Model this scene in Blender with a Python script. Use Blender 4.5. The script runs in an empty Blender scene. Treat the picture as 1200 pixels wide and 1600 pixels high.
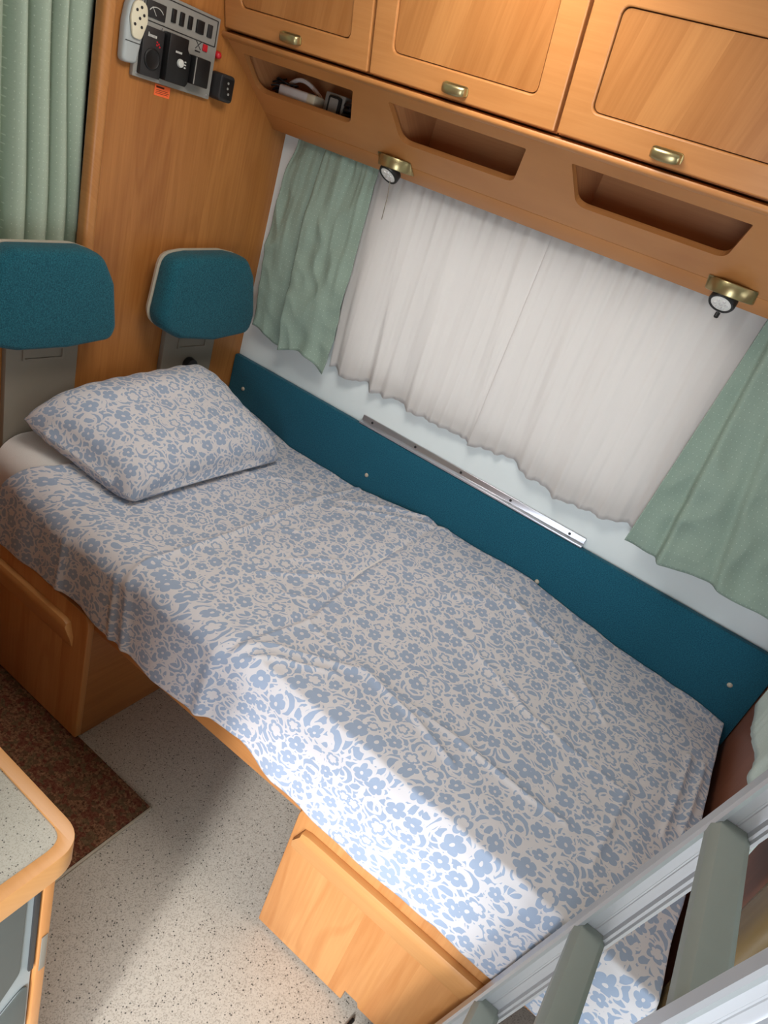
import bpy, bmesh, math, random
from mathutils import Vector, Matrix, noise
from mathutils.geometry import tessellate_polygon
random.seed(7)
PI = math.pi
SC = bpy.context.scene
COL = SC.collection

# ------------------------------------------------------------------ camera
cd = bpy.data.cameras.new('camera'); cam = bpy.data.objects.new('camera', cd); COL.objects.link(cam)
cd.sensor_fit = 'VERTICAL'; cd.sensor_height = 36.0; cd.lens = 36.0 * 1040 / 1600; cd.clip_start = 0.02
Rm = Matrix(((0.79198228, -0.49023297, 0.36391716), (0.53155418, 0.26041673, -0.80599832), (0.30035683, 0.83177807, 0.46683082)))
cam.matrix_world = Matrix.Translation((1.51725, -1.75, 1.645)) @ Rm.to_4x4()
SC.camera = cam

# ------------------------------------------------------------------ view, world, lights
SC.view_settings.view_transform = 'Standard'; SC.view_settings.look = 'None'
SC.view_settings.gamma = 1.0; SC.view_settings.use_curve_mapping = False
SC.view_settings.exposure = 0.38
W = bpy.data.worlds.new('sky'); SC.world = W; W.use_nodes = True
bg = W.node_tree.nodes['Background']; bg.inputs[0].default_value = (0.75, 0.85, 1.0, 1); bg.inputs[1].default_value = 0.7

def area(name, loc, direction, sx, sy, power, color, spread=PI):
    l = bpy.data.lights.new(name, 'AREA'); l.shape = 'RECTANGLE'; l.size = sx; l.size_y = sy
    l.energy = power; l.color = color; l.spread = spread
    o = bpy.data.objects.new(name, l); COL.objects.link(o); o.location = loc
    o.rotation_euler = Vector(direction).to_track_quat('-Z', 'Y').to_euler()
    return o
area('door_daylight', (1.66, -2.22, 0.75), (-0.12, 1, -0.06), 0.58, 1.25, 16, (0.82, 0.91, 1.0))
sl = bpy.data.lights.new('hazy_sun', 'SUN'); sl.energy = 2.5; sl.angle = math.radians(8); sl.color = (0.95, 0.975, 1.0)
so = bpy.data.objects.new('hazy_sun', sl); COL.objects.link(so); so.rotation_euler = Vector((-0.29, 0.95, -0.56)).to_track_quat('-Z', 'Y').to_euler()
area('overhead_fill', (0.85, -0.74, 2.07), (-0.1, 0.05, -1), 0.50, 0.40, 7.2, (1.0, 0.97, 0.92))  # added fill light to brighten the bed from above; no lamp fitting known here
area('rear_window_daylight', (3.0, -0.75, 1.35), (-1, 0, -0.08), 0.8, 0.6, 5.5, (0.90, 0.94, 1.0))
area('window_daylight', (0.9, 0.075, 1.3), (0, -1, 0), 0.95, 0.5, 3.3, (0.93, 0.97, 1.0))

# ------------------------------------------------------------------ node helpers
def lin(c):
    return tuple(((v / 255) / 12.92 if v / 255 <= 0.04045 else ((v / 255 + 0.055) / 1.055) ** 2.4) for v in c) + (1,)
class NT:
    def __init__(s, name):
        s.m = bpy.data.materials.new(name); s.m.use_nodes = True; s.t = s.m.node_tree; s.n = s.t.nodes; s.l = s.t.links
        s.b = s.n['Principled BSDF']
    def new(s, ty, **kw):
        nd = s.n.new(ty)
        for k, v in kw.items(): setattr(nd, k, v)
        return nd
    def put(s, sock, v):
        if v is None: return
        if isinstance(v, bpy.types.NodeSocket): s.l.new(v, sock)
        else: sock.default_value = v
    def math(s, op, a, b=None, c=None, clamp=False):
        nd = s.new('ShaderNodeMath', operation=op); nd.use_clamp = clamp
        s.put(nd.inputs[0], a); s.put(nd.inputs[1], b); s.put(nd.inputs[2], c); return nd.outputs[0]
    def vmath(s, op, a, b=None, scale=None):
        nd = s.new('ShaderNodeVectorMath', operation=op); s.put(nd.inputs[0], a); s.put(nd.inputs[1], b)
        if scale is not None: s.put(nd.inputs[3], scale)
        return nd.outputs[0]
    def sep(s, v):
        nd = s.new('ShaderNodeSeparateXYZ'); s.put(nd.inputs[0], v); return nd.outputs
    def comb(s, x, y, z):
        nd = s.new('ShaderNodeCombineXYZ'); s.put(nd.inputs[0], x); s.put(nd.inputs[1], y); s.put(nd.inputs[2], z); return nd.outputs[0]
    def noise(s, vec, scale=5, detail=2, rough=0.5, dist=0.0):
        nd = s.new('ShaderNodeTexNoise'); s.put(nd.inputs['Vector'], vec); nd.inputs['Scale'].default_value = scale
        nd.inputs['Detail'].default_value = detail; nd.inputs['Roughness'].default_value = rough; nd.inputs['Distortion'].default_value = dist
        return nd.outputs['Fac'], nd.outputs['Color']
    def vor(s, vec, scale, rnd=1.0, feature='F1', dim='2D'):
        nd = s.new('ShaderNodeTexVoronoi', voronoi_dimensions=dim, feature=feature); s.put(nd.inputs['Vector'], vec)
        nd.inputs['Scale'].default_value = scale; nd.inputs['Randomness'].default_value = rnd; return nd.outputs
    def mix(s, f, a, b):
        nd = s.new('ShaderNodeMix', data_type='RGBA'); s.put(nd.inputs[0], f); s.put(nd.inputs[6], a); s.put(nd.inputs[7], b); return nd.outputs[2]
    def ramp(s, f, lo, hi):
        nd = s.new('ShaderNodeMapRange'); s.put(nd.inputs[0], f); nd.inputs[1].default_value = lo; nd.inputs[2].default_value = hi; return nd.outputs[0]
    def bump(s, h, strength=0.2, dist=0.002):
        nd = s.new('ShaderNodeBump'); nd.inputs['Strength'].default_value = strength; nd.inputs['Distance'].default_value = dist
        s.put(nd.inputs['Height'], h); s.l.new(nd.outputs[0], s.b.inputs['Normal'])
    def obj(s): return s.new('ShaderNodeTexCoord').outputs['Object']
    def uv(s): return s.new('ShaderNodeTexCoord').outputs['UV']
    def fin(s, color, rough=0.5, metal=0.0, spec=0.5):
        s.put(s.b.inputs['Base Color'], color); s.put(s.b.inputs['Roughness'], rough)
        s.b.inputs['Metallic'].default_value = metal; s.b.inputs['Specular IOR Level'].default_value = spec
        return s.m

def plain(name, c, rough=0.5, metal=0.0, spec=0.5, var=0.06):
    t = NT(name); f, _ = t.noise(t.obj(), 35, 3)
    d = tuple(v * (1 - var * 2) for v in lin(c)[:3]) + (1,)
    return t.fin(t.mix(f, d, lin(c)), rough, metal, spec)

def wood(name, base, dark, along='z', across='x', plank=0.0, pvar=0.5, rough=0.36, cath=0.35):
    t = NT(name); o = t.sep(t.obj()); ix = {'x': 0, 'y': 1, 'z': 2}
    rest = [k for k in 'xyz' if k not in (along, across)][0]
    a = o[ix[along]]; c = t.math('ADD', o[ix[across]], t.math('MULTIPLY', o[ix[rest]], 0.83))
    pv = None
    if plank:
        pid = t.math('FLOOR', t.math('DIVIDE', t.math('ADD', c, 3.013), plank))
        wn = t.new('ShaderNodeTexWhiteNoise', noise_dimensions='1D'); t.put(wn.inputs['W'], pid); pv = wn.outputs['Value']
        a2 = t.math('ADD', a, t.math('MULTIPLY', pv, 7.0))
    else: a2 = a
    fine, _ = t.noise(t.comb(t.math('MULTIPLY', c, 130), t.math('MULTIPLY', a2, 4.0), 0.0), 1.0, 4, 0.6)
    wide, _ = t.noise(t.comb(t.math('MULTIPLY', c, 9), t.math('MULTIPLY', a2, 1.1), 3.3), 1.0, 2, 0.5, 0.6)
    rings = t.math('SINE', t.math('MULTIPLY', wide, 34.0))
    rings = t.ramp(rings, 0.2, 1.0)
    f = t.math('ADD', t.math('MULTIPLY', t.ramp(fine, 0.3, 0.7), 0.35), t.math('MULTIPLY', t.ramp(wide, 0.3, 0.7), 0.35))
    f = t.math('ADD', f, 0.22)
    f = t.math('SUBTRACT', f, t.math('MULTIPLY', rings, cath * 0.5))
    if plank: f = t.math('ADD', f, t.math('MULTIPLY', t.math('SUBTRACT', pv, 0.5), pvar))
    f = t.math('MAXIMUM', t.math('MINIMUM', f, 1.0), 0.0)
    t.bump(fine, 0.04, 0.001)
    return t.fin(t.mix(f, lin(dark), lin(base)), rough, 0, 0.45)

def floral(name, white, blue, cell=19.5):
    t = NT(name); u = t.uv()
    _, nc = t.noise(u, 30, 2); warp = t.vmath('SCALE', t.vmath('SUBTRACT', nc, (0.5, 0.5, 0.5)), None, 0.015)
    u = t.vmath('ADD', u, warp)
    def local(off, sc, rnd):
        p = t.vmath('ADD', u, off); v = t.vor(p, sc, rnd)
        d = t.sep(t.vmath('SCALE', t.vmath('SUBTRACT', p, v['Position']), None, sc))
        c = t.new('ShaderNodeSeparateColor'); t.put(c.inputs[0], v['Color'])
        return d[0], d[1], c.outputs[0], c.outputs[1], c.outputs[2]
    # flowers
    x, y, r1, r2, r3 = local((0.0, 0.0, 0.0), cell, 0.62)
    rad = t.math('SQRT', t.math('ADD', t.math('MULTIPLY', x, x), t.math('MULTIPLY', y, y)))
    ang = t.math('ADD', t.math('ARCTAN2', y, x), t.math('MULTIPLY', r1, 6.283))
    pet = t.math('POWER', t.math('ABSOLUTE', t.math('COSINE', t.math('MULTIPLY', ang, 2.5))), 0.55)
    size = t.math('ADD', 0.27, t.math('MULTIPLY', r3, 0.15))
    edge = t.math('MULTIPLY', size, t.math('ADD', 0.60, t.math('MULTIPLY', pet, 0.40)))
    solid = t.math('LESS_THAN', rad, edge)
    hole = t.math('LESS_THAN', rad, t.math('MULTIPLY', size, 0.19))
    ring = t.math('LESS_THAN', rad, t.math('MULTIPLY', edge, 0.62))
    isring = t.math('GREATER_THAN', r2, 0.74)
    inner = t.math('ADD', t.math('MULTIPLY', isring, ring), t.math('MULTIPLY', t.math('SUBTRACT', 1.0, isring), hole))
    flower = t.math('MULTIPLY', solid, t.math('SUBTRACT', 1.0, inner))
    free = t.math('GREATER_THAN', rad, t.math('ADD', edge, 0.10))
    # curved sprigs
    x, y, r1, r2, r3 = local((0.37, 0.21, 0.0), cell * 0.92, 0.7)
    x2 = t.math('ADD', x, 0.16)
    rr = t.math('SQRT', t.math('ADD', t.math('MULTIPLY', x2, x2), t.math('MULTIPLY', y, y)))
    an = t.math('ADD', t.math('ARCTAN2', y, x2), t.math('MULTIPLY', r1, 6.283)); an = t.math('COSINE', an)
    th = t.math('MULTIPLY', t.ramp(an, -0.35, 1.0), 0.105)
    dist = t.math('ABSOLUTE', t.math('SUBTRACT', rr, 0.36))
    arc = t.math('MULTIPLY', t.math('LESS_THAN', dist, th), free)
    free2 = t.math('MULTIPLY', free, t.math('GREATER_THAN', t.math('SUBTRACT', dist, th), 0.085))
    # leaves
    def leaves(off, sc, la, lb, fr):
        x, y, r1, r2, r3 = local(off, sc, 0.8)
        aa = t.math('MULTIPLY', r1, 6.283); cs = t.math('COSINE', aa); sn = t.math('SINE', aa)
        p = t.math('ADD', t.math('MULTIPLY', x, cs), t.math('MULTIPLY', y, sn)); q = t.math('SUBTRACT', t.math('MULTIPLY', y, cs), t.math('MULTIPLY', x, sn))
        q = t.math('ADD', q, t.math('MULTIPLY', t.math('MULTIPLY', p, p), 0.5))
        p = t.math('DIVIDE', p, la); q = t.math('DIVIDE', q, lb)
        e = t.math('ADD', t.math('MULTIPLY', p, p), t.math('MULTIPLY', q, q))
        return t.math('MULTIPLY', t.math('LESS_THAN', e, 1.0), fr), t.math('MULTIPLY', t.math('GREATER_THAN', e, 2.3), fr)
    lf, free3 = leaves((0.11, 0.63, 0.0), cell * 1.75, 0.46, 0.23, free2)
    lf2, _ = leaves((0.71, 0.13, 0.0), cell * 2.9, 0.46, 0.25, free3)
    m = t.math('MAXIMUM', t.math('MAXIMUM', flower, arc), t.math('MAXIMUM', lf, lf2))
    wv, _ = t.noise(t.uv(), 900, 2)
    t.bump(wv, 0.03, 0.0005)
    t.b.inputs['Sheen Weight'].default_value = 0.15
    return t.fin(t.mix(m, lin(white), lin(blue)), 0.75, 0, 0.2)

def fabric(name, c, c2, scale=500, rough=0.9, bump=0.35, mottled=0.25):
    t = NT(name); o = t.obj(); f, _ = t.noise(o, scale, 2, 0.7); g, _ = t.noise(o, 12, 3)
    f = t.math('ADD', t.math('MULTIPLY', t.ramp(f, 0.3, 0.7), 1 - mottled), t.math('MULTIPLY', g, mottled))
    t.bump(f, bump, 0.0015); t.b.inputs['Sheen Weight'].default_value = 0.1
    return t.fin(t.mix(f, lin(c2), lin(c)), rough, 0, 0.2)

def dotted_curtain(name, c, dot, translucency=0.15):
    t = NT(name); u = t.uv(); v = t.vor(u, 58, 0.2); f, _ = t.noise(t.vmath('MULTIPLY', u, (90, 700, 1)), 1.0, 2)
    d = t.math('LESS_THAN', v['Distance'], 0.075)
    base = t.mix(f, tuple(x * 0.80 for x in lin(c)[:3]) + (1,), lin(c))
    t.bump(f, 0.1, 0.001); t.fin(t.mix(d, base, lin(dot)), 0.85, 0, 0.2)
    tr = t.new('ShaderNodeBsdfTranslucent'); t.put(tr.inputs[0], lin(c)); mx = t.new('ShaderNodeMixShader'); mx.inputs[0].default_value = translucency
    t.l.new(t.b.outputs[0], mx.inputs[1]); t.l.new(tr.outputs[0], mx.inputs[2]); t.l.new(mx.outputs[0], t.n['Material Output'].inputs[0])
    return t.m

def speckle(name, base, dark, light, sc=260, rough=0.45, amt=0.3):
    t = NT(name); o = t.obj(); v1 = t.vor(o, sc, 1.0, dim='3D'); v2 = t.vor(t.vmath('ADD', o, (3.1, 2.2, 1.0)), sc * 0.55, 1.0, dim='3D')
    c1 = t.new('ShaderNodeSeparateColor'); t.put(c1.inputs[0], v1['Color']); c2 = t.new('ShaderNodeSeparateColor'); t.put(c2.inputs[0], v2['Color'])
    f, _ = t.noise(o, 30, 3)
    col = t.mix(t.math('MULTIPLY', f, amt), lin(base), lin(light))
    col = t.mix(t.math('MULTIPLY', c1.outputs[0], amt * 1.4), col, lin(light))
    col = t.mix(t.math('MULTIPLY', t.math('LESS_THAN', c1.outputs[1], 0.25), 0.42), col, lin(dark))
    spot = t.math('MULTIPLY', t.math('LESS_THAN', c2.outputs[1], 0.07), t.math('LESS_THAN', v2['Distance'], 0.42))
    col = t.mix(t.math('MULTIPLY', spot, 0.8), col, (0.012, 0.010, 0.009, 1))
    return t.fin(col, rough, 0, 0.4)

M = {}
M['wood_frame'] = wood('orange_beech_frame', (197, 136, 80), (168, 107, 55), 'x', 'z', cath=0.25)
M['wood_panel'] = wood('beech_strip_panel', (190, 130, 74), (158, 99, 49), 'z', 'x', 0.075, 0.55)
M['wood_wall'] = wood('cherry_wall_panel', (194, 131, 70), (152, 92, 42), 'z', 'y', 0.13, 0.6)
M['wood_box'] = wood('beech_seat_box', (212, 152, 94), (184, 118, 62), 'z', 'x', 0.14, 0.5, cath=0.5)
M['wood_lip'] = wood('beech_grip_strip', (212, 152, 92), (194, 132, 74), 'x', 'z', cath=0.1)
M['wood_side'] = wood('brown_side_panel', (186, 122, 64), (150, 88, 40), 'y', 'z', 0.0, 0.3)
M['wood_foot'] = wood('red_brown_partition', (150, 96, 72), (124, 72, 52), 'z', 'y', 0.0, 0.3, cath=0.15)
M['wood_post'] = wood('golden_post', (122, 100, 66), (98, 78, 50), 'z', 'y', rough=0.25, cath=0.1)
M['wood_niche'] = wood('niche_wood', (208, 152, 102), (176, 116, 74), 'x', 'z', 0.0, 0.3)
M['white_wall'] = plain('white_wall_board', (226, 232, 230), 0.55, 0, 0.3, 0.01)
M['pale_green'] = plain('pale_green_board', (186, 206, 192), 0.5, 0, 0.3, 0.02)
M['floor'] = speckle('grey_speckled_vinyl', (180, 169, 154), (124, 113, 101), (214, 205, 191), 430, 0.42)
M['worktop'] = speckle('grey_worktop_laminate', (172, 165, 150), (140, 133, 119), (196, 190, 176), 900, 0.35, 0.2)
M['teal'] = fabric('teal_upholstery', (38, 104, 116), (14, 56, 70), 330, 0.9, 0.5, 0.1)
M['teal_board'] = fabric('teal_carpet_board', (36, 106, 126), (14, 62, 82), 330, 0.9, 0.4, 0.1)
M['floral'] = floral('blue_floral_cotton', (212, 206, 206), (156, 168, 188))
M['white_cotton'] = fabric('white_cotton', (228, 222, 216), (214, 206, 200), 700, 0.85, 0.1)
M['sage'] = dotted_curtain('sage_curtain_cloth', (150, 168, 153), (178, 192, 178), 0.02)
M['sage_tall'] = dotted_curtain('sage_tall_curtain_cloth', (180, 194, 173), (204, 214, 196), 0.04)
M['aqua'] = dotted_curtain('pale_aqua_cloth', (224, 238, 230), (236, 244, 238), 0.15)
M['alu'] = plain('brushed_aluminium', (205, 205, 210), 0.32, 0.9, 0.5, 0.03)
M['alu_white'] = plain('pale_anodised_aluminium', (196, 196, 198), 0.36, 0.45, 0.5, 0.02)
M['tread'] = plain('grey_green_tread', (142, 147, 139), 0.5, 0.1, 0.4, 0.03)
M['brass'] = plain('satin_brass', (176, 160, 116), 0.3, 0.85, 0.5, 0.03)
M['black'] = plain('black_plastic', (26, 25, 25), 0.4, 0, 0.4)
M['charcoal'] = plain('charcoal_plastic', (46, 44, 44), 0.45, 0, 0.4)
M['grey'] = plain('grey_plastic', (150, 146, 138), 0.5, 0, 0.4)
M['taupe'] = plain('taupe_plastic', (134, 124, 110), 0.5, 0, 0.4, 0.02)
M['beige'] = plain('beige_plastic', (190, 178, 158), 0.5, 0, 0.4)
M['cream'] = plain('cream_plastic', (228, 218, 190), 0.5, 0, 0.4)
M['white_plastic'] = plain('white_plastic', (226, 222, 218), 0.4, 0, 0.4)
M['lens'] = plain('white_lamp_lens', (240, 238, 230), 0.3, 0, 0.5)
M['red'] = plain('red_plastic', (196, 30, 40), 0.35, 0, 0.5)
M['orange'] = plain('orange_sticker', (250, 112, 60), 0.6, 0, 0.3)
M['ink'] = plain('dark_ink', (90, 40, 24), 0.7, 0, 0.2)
M['light_print'] = plain('light_print', (206, 204, 196), 0.6, 0, 0.2)
M['dark_panel'] = plain('dark_grey_panel', (92, 96, 92), 0.45, 0, 0.4)
M['light_grey'] = plain('light_grey_plastic', (176, 180, 178), 0.45, 0, 0.4)
M['dark_brown'] = plain('dark_gap', (52, 30, 16), 0.7, 0, 0.2)
def sheer_mat():
    t = NT('white_sheer_cloth'); f, _ = t.noise(t.vmath('MULTIPLY', t.uv(), (900, 900, 1)), 1.0, 1)
    t.fin(lin((226, 220, 216)), 0.9, 0, 0.1); t.bump(f, 0.05, 0.0005)
    tr = t.new('ShaderNodeBsdfTranslucent'); t.put(tr.inputs[0], lin((232, 228, 222))); mx = t.new('ShaderNodeMixShader'); mx.inputs[0].default_value = 0.45
    t.l.new(t.b.outputs[0], mx.inputs[1]); t.l.new(tr.outputs[0], mx.inputs[2]); t.l.new(mx.outputs[0], t.n['Material Output'].inputs[0]); return t.m
M['sheer'] = sheer_mat()
def glass_mat():
    t = NT('window_acrylic'); t.b.inputs['Transmission Weight'].default_value = 1.0; return t.fin((0.95, 0.97, 1, 1), 0.05, 0, 0.5)
M['glass'] = glass_mat()
def rug_mat():
    t = NT('brown_mottled_pile'); o = t.obj(); v = t.vor(t.vmath('MULTIPLY', o, (1, 1.3, 1)), 75, 1.0, dim='3D'); c = t.new('ShaderNodeSeparateColor'); t.put(c.inputs[0], v['Color'])
    f, _ = t.noise(o, 130, 3, 0.7)
    col = t.mix(t.ramp(f, 0.35, 0.65), lin((70, 44, 30)), lin((146, 104, 76)))
    col = t.mix(t.math('MULTIPLY', t.math('GREATER_THAN', c.outputs[0], 0.62), 0.6), col, lin((96, 44, 34)))
    col = t.mix(t.math('MULTIPLY', t.math('GREATER_THAN', c.outputs[1], 0.72), 0.55), col, lin((84, 74, 50)))
    t.bump(f, 0.6, 0.004); return t.fin(col, 0.95, 0, 0.1)
M['rug'] = rug_mat()

# ------------------------------------------------------------------ mesh helpers: every shape is (verts, faces)
def join(*ss):
    V, F = [], []
    for v, f in ss:
        n = len(V); V += [tuple(p) for p in v]; F += [tuple(i + n for i in q) for q in f]
    return V, F
def tf(s, m): return [tuple(m @ Vector(p)) for p in s[0]], s[1]
def from_bm(bm):
    bm.verts.ensure_lookup_table(); bm.verts.index_update()
    r = ([tuple(v.co) for v in bm.verts], [tuple(v.index for v in f.verts) for f in bm.faces]); bm.free(); return r
def bevelled(s, w, seg=2, ang=0.5):
    bm = bmesh.new(); vs = [bm.verts.new(p) for p in s[0]]
    for f in s[1]: bm.faces.new([vs[i] for i in f])
    bmesh.ops.recalc_face_normals(bm, faces=bm.faces)
    es = [e for e in bm.edges if len(e.link_faces) == 2 and e.calc_face_angle(0) > ang]
    bmesh.ops.bevel(bm, geom=es, offset=w, segments=seg, profile=0.5, affect='EDGES', clamp_overlap=True)
    return from_bm(bm)
def box(x0, x1, y0, y1, z0, z1, bev=0.0, seg=2):
    v = [(x, y, z) for x in (x0, x1) for y in (y0, y1) for z in (z0, z1)]
    f = [(0, 1, 3, 2), (4, 6, 7, 5), (0, 4, 5, 1), (2, 3, 7, 6), (0, 2, 6, 4), (1, 5, 7, 3)]
    return bevelled((v, f), bev, seg) if bev else (v, f)
def place(u, v, d, axis):
    return (d, u, v) if axis == 'x' else (u, d, v) if axis == 'y' else (u, v, d)
def prism(poly, axis, a, b, bev=0.0, seg=2):
    n = len(poly); V = [place(u, v, a, axis) for u, v in poly] + [place(u, v, b, axis) for u, v in poly]
    F = [tuple(range(n))[::-1], tuple(range(n, 2 * n))] + [(i, (i + 1) % n, n + (i + 1) % n, n + i) for i in range(n)]
    return bevelled((V, F), bev, seg) if bev else (V, F)
def rpoly(pts, rad, seg=6):
    """polygon with rounded corners; rad: one number or one per corner"""
    out = []; n = len(pts); rad = rad if isinstance(rad, (list, tuple)) else [rad] * n
    for i, p in enumerate(pts):
        p = Vector(p); a = Vector(pts[i - 1]) - p; b = Vector(pts[(i + 1) % n]) - p
        if rad[i] <= 1e-6: out.append(tuple(p)); continue
        ang = a.angle(b); d = min(rad[i] / math.tan(ang / 2), a.length * .49, b.length * .49); q0 = p + a.normalized() * d; q1 = p + b.normalized() * d
        for k in range(seg + 1):
            t = k / seg; out.append(tuple((1 - t) ** 2 * q0 + 2 * t * (1 - t) * p + t * t * q1))
    return out
def rrect(u0, u1, v0, v1, r, seg=6): return rpoly([(u0, v0), (u1, v0), (u1, v1), (u0, v1)], r, seg)
def plate(outer, holes, fn, th):
    """flat board with holes; fn(u, v, depth) -> point"""
    loops = [outer] + holes; tri = tessellate_polygon([[Vector((u, v, 0)) for u, v in l] for l in loops])
    flat = [p for l in loops for p in l]; n = len(flat)
    V = [fn(u, v, 0.0) for u, v in flat] + [fn(u, v, th) for u, v in flat]
    F = [tuple(t) for t in tri] + [tuple(i + n for i in t)[::-1] for t in tri]; k = 0
    for l in loops:
        m = len(l)
        for i in range(m): F.append((k + i, k + (i + 1) % m, n + k + (i + 1) % m, n + k + i))
        k += m
    bm = bmesh.new(); vs = [bm.verts.new(p) for p in V]
    for f in F:
        try: bm.faces.new([vs[i] for i in f])
        except ValueError: pass
    bmesh.ops.recalc_face_normals(bm, faces=bm.faces); return from_bm(bm)
def frame_for(d):
    d = Vector(d).normalized(); up = Vector((0, 0, 1)) if abs(d.z) < 0.95 else Vector((1, 0, 0))
    x = up.cross(d).normalized(); return x, d.cross(x).normalized(), d
def tube(path, r, n=8, closed=False):
    P = [Vector(p) for p in path]; V, F = [], []; m = len(P); rr = r if isinstance(r, (list, tuple)) else [r] * m; x = None
    for i, p in enumerate(P):
        d = ((P[(i + 1) % m] - P[i - 1]) if closed else (P[min(i + 1, m - 1)] - P[max(i - 1, 0)])).normalized()
        if x is None: x = frame_for(d)[0]
        x = (x - d * x.dot(d)).normalized(); y = d.cross(x)
        V += [tuple(p + (x * math.cos(2 * PI * k / n) + y * math.sin(2 * PI * k / n)) * rr[i]) for k in range(n)]
    for i in range(m if closed else m - 1):
        a = i * n; b = ((i + 1) % m) * n
        F += [(a + k, a + (k + 1) % n, b + (k + 1) % n, b + k) for k in range(n)]
    if not closed: F += [tuple(range(n))[::-1], tuple(range((m - 1) * n, m * n))]
    return V, F
def lathe(prof, n=24):
    """profile of (radius, height) about +z"""
    V, F = [], []; m = len(prof)
    for r, h in prof: V += [(max(r, 1e-5) * math.cos(2 * PI * k / n), max(r, 1e-5) * math.sin(2 * PI * k / n), h) for k in range(n)]
    for i in range(m - 1): F += [(i * n + k, i * n + (k + 1) % n, (i + 1) * n + (k + 1) % n, (i + 1) * n + k) for k in range(n)]
    F += [tuple(range(n))[::-1], tuple(range((m - 1) * n, m * n))]; return V, F
def orient(s, loc, d):
    x, y, z = frame_for(d); m = Matrix((x, y, z)).transposed().to_4x4(); m.translation = Vector(loc); return tf(s, m)
def rings_x(outline, steps):
    """loft of an outline (y, z) through (x, scale) steps, capped"""
    cy = sum(p[0] for p in outline) / len(outline); cz = sum(p[1] for p in outline) / len(outline); n = len(outline); V, F = [], []
    for x, s in steps: V += [(x, cy + (u - cy) * s, cz + (v - cz) * s) for u, v in outline]
    for i in range(len(steps) - 1): F += [(i * n + k, i * n + (k + 1) % n, (i + 1) * n + (k + 1) % n, (i + 1) * n + k) for k in range(n)]
    F += [tuple(range(n))[::-1], tuple(range((len(steps) - 1) * n, len(steps) * n))]; return V, F

def wloc(o):
    v = Vector((0, 0, 0))
    while o: v += o.location; o = o.parent
    return v
def obj(name, s, mat, parent=None, smooth=True, uv=None, ang=0.7, label=None):
    V, F = s
    if parent is None:
        lo = [min(p[i] for p in V) for i in range(3)]; hi = [max(p[i] for p in V) for i in range(3)]
        base = Vector(((lo[0] + hi[0]) / 2, (lo[1] + hi[1]) / 2, lo[2]))
    else: base = wloc(parent)
    me = bpy.data.meshes.new(name); me.from_pydata([tuple(Vector(p) - base) for p in V], [], F)
    if uv:
        l = me.uv_layers.new(name='UVMap')
        for lp in me.loops: l.data[lp.index].uv = uv[lp.vertex_index]
    bm = bmesh.new(); bm.from_mesh(me); bmesh.ops.recalc_face_normals(bm, faces=bm.faces) if not uv else None
    for f in bm.faces: f.smooth = smooth
    for e in bm.edges:
        if len(e.link_faces) == 2 and e.calc_face_angle(0) > ang: e.smooth = False
    bm.to_mesh(me); bm.free()
    me.materials.append(M[mat] if isinstance(mat, str) else mat)
    o = bpy.data.objects.new(name, me); COL.objects.link(o)
    if parent is None: o.location = base
    else: o.parent = parent
    if label: o['label'] = label
    return o
def tag(o, label, cat, group=None):
    o['label'] = label; o['category'] = cat
    if group: o['group'] = group
    return o
def thing(name, loc, label, cat, group=None):
    o = bpy.data.objects.new(name, None); COL.objects.link(o); o.location = loc; o.empty_display_size = 0.05; return tag(o, label, cat, group)
def struct(name, s, mat, parent=None, **k):
    o = obj(name, s, mat, parent, **k)
    if parent is None: o['kind'] = 'structure'
    return o
def grid(fn, us, vs, uvfn=None):
    V = [fn(u, v) for v in vs for u in us]; n = len(us)
    F = [(j * n + i, j * n + i + 1, (j + 1) * n + i + 1, (j + 1) * n + i) for j in range(len(vs) - 1) for i in range(n - 1)]
    return (V, F), [uvfn(u, v) if uvfn else (u, v) for v in vs for u in us]
def lerp(a, b, t): return a + (b - a) * t
def sstep(a, b, x):
    t = max(0.0, min(1.0, (x - a) / (b - a))); return t * t * (3 - 2 * t)
def linsp(a, b, n): return [a + (b - a) * i / (n - 1) for i in range(n)]
def pl(x, pts):
    if x <= pts[0][0]: return pts[0][1]
    for (a, b), (c, d) in zip(pts, pts[1:]):
        if x <= c: return b + (d - b) * (x - a) / (c - a)
    return pts[-1][1]

# ------------------------------------------------------------------ the room shell
struct('floor', box(-1.0, 3.1, -2.3, 0.06, -0.05, 0.0), 'floor')
# long wall with the window opening
WX0, WX1, WZ0, WZ1 = 0.42, 1.40, 1.04, 1.54
struct('wall_back', plate([(-1.0, 0.0), (3.1, 0.0), (3.1, 2.3), (-1.0, 2.3)], [rrect(WX0, WX1, WZ0, WZ1, 0.05)], lambda u, v, d: (u, d, v), 0.04), 'white_wall', smooth=False)
win = struct('window_1', plate(rrect(WX0 - 0.025, WX1 + 0.025, WZ0 - 0.025, WZ1 + 0.025, 0.06), [rrect(WX0 + 0.015, WX1 - 0.015, WZ0 + 0.015, WZ1 - 0.015, 0.05)], lambda u, v, d: (u, 0.042 + d, v), 0.018), 'white_plastic')
obj('pane', prism(rrect(WX0 + 0.014, WX1 - 0.014, WZ0 + 0.014, WZ1 - 0.014, 0.045), 'y', 0.047, 0.051), 'glass', win)
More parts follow.
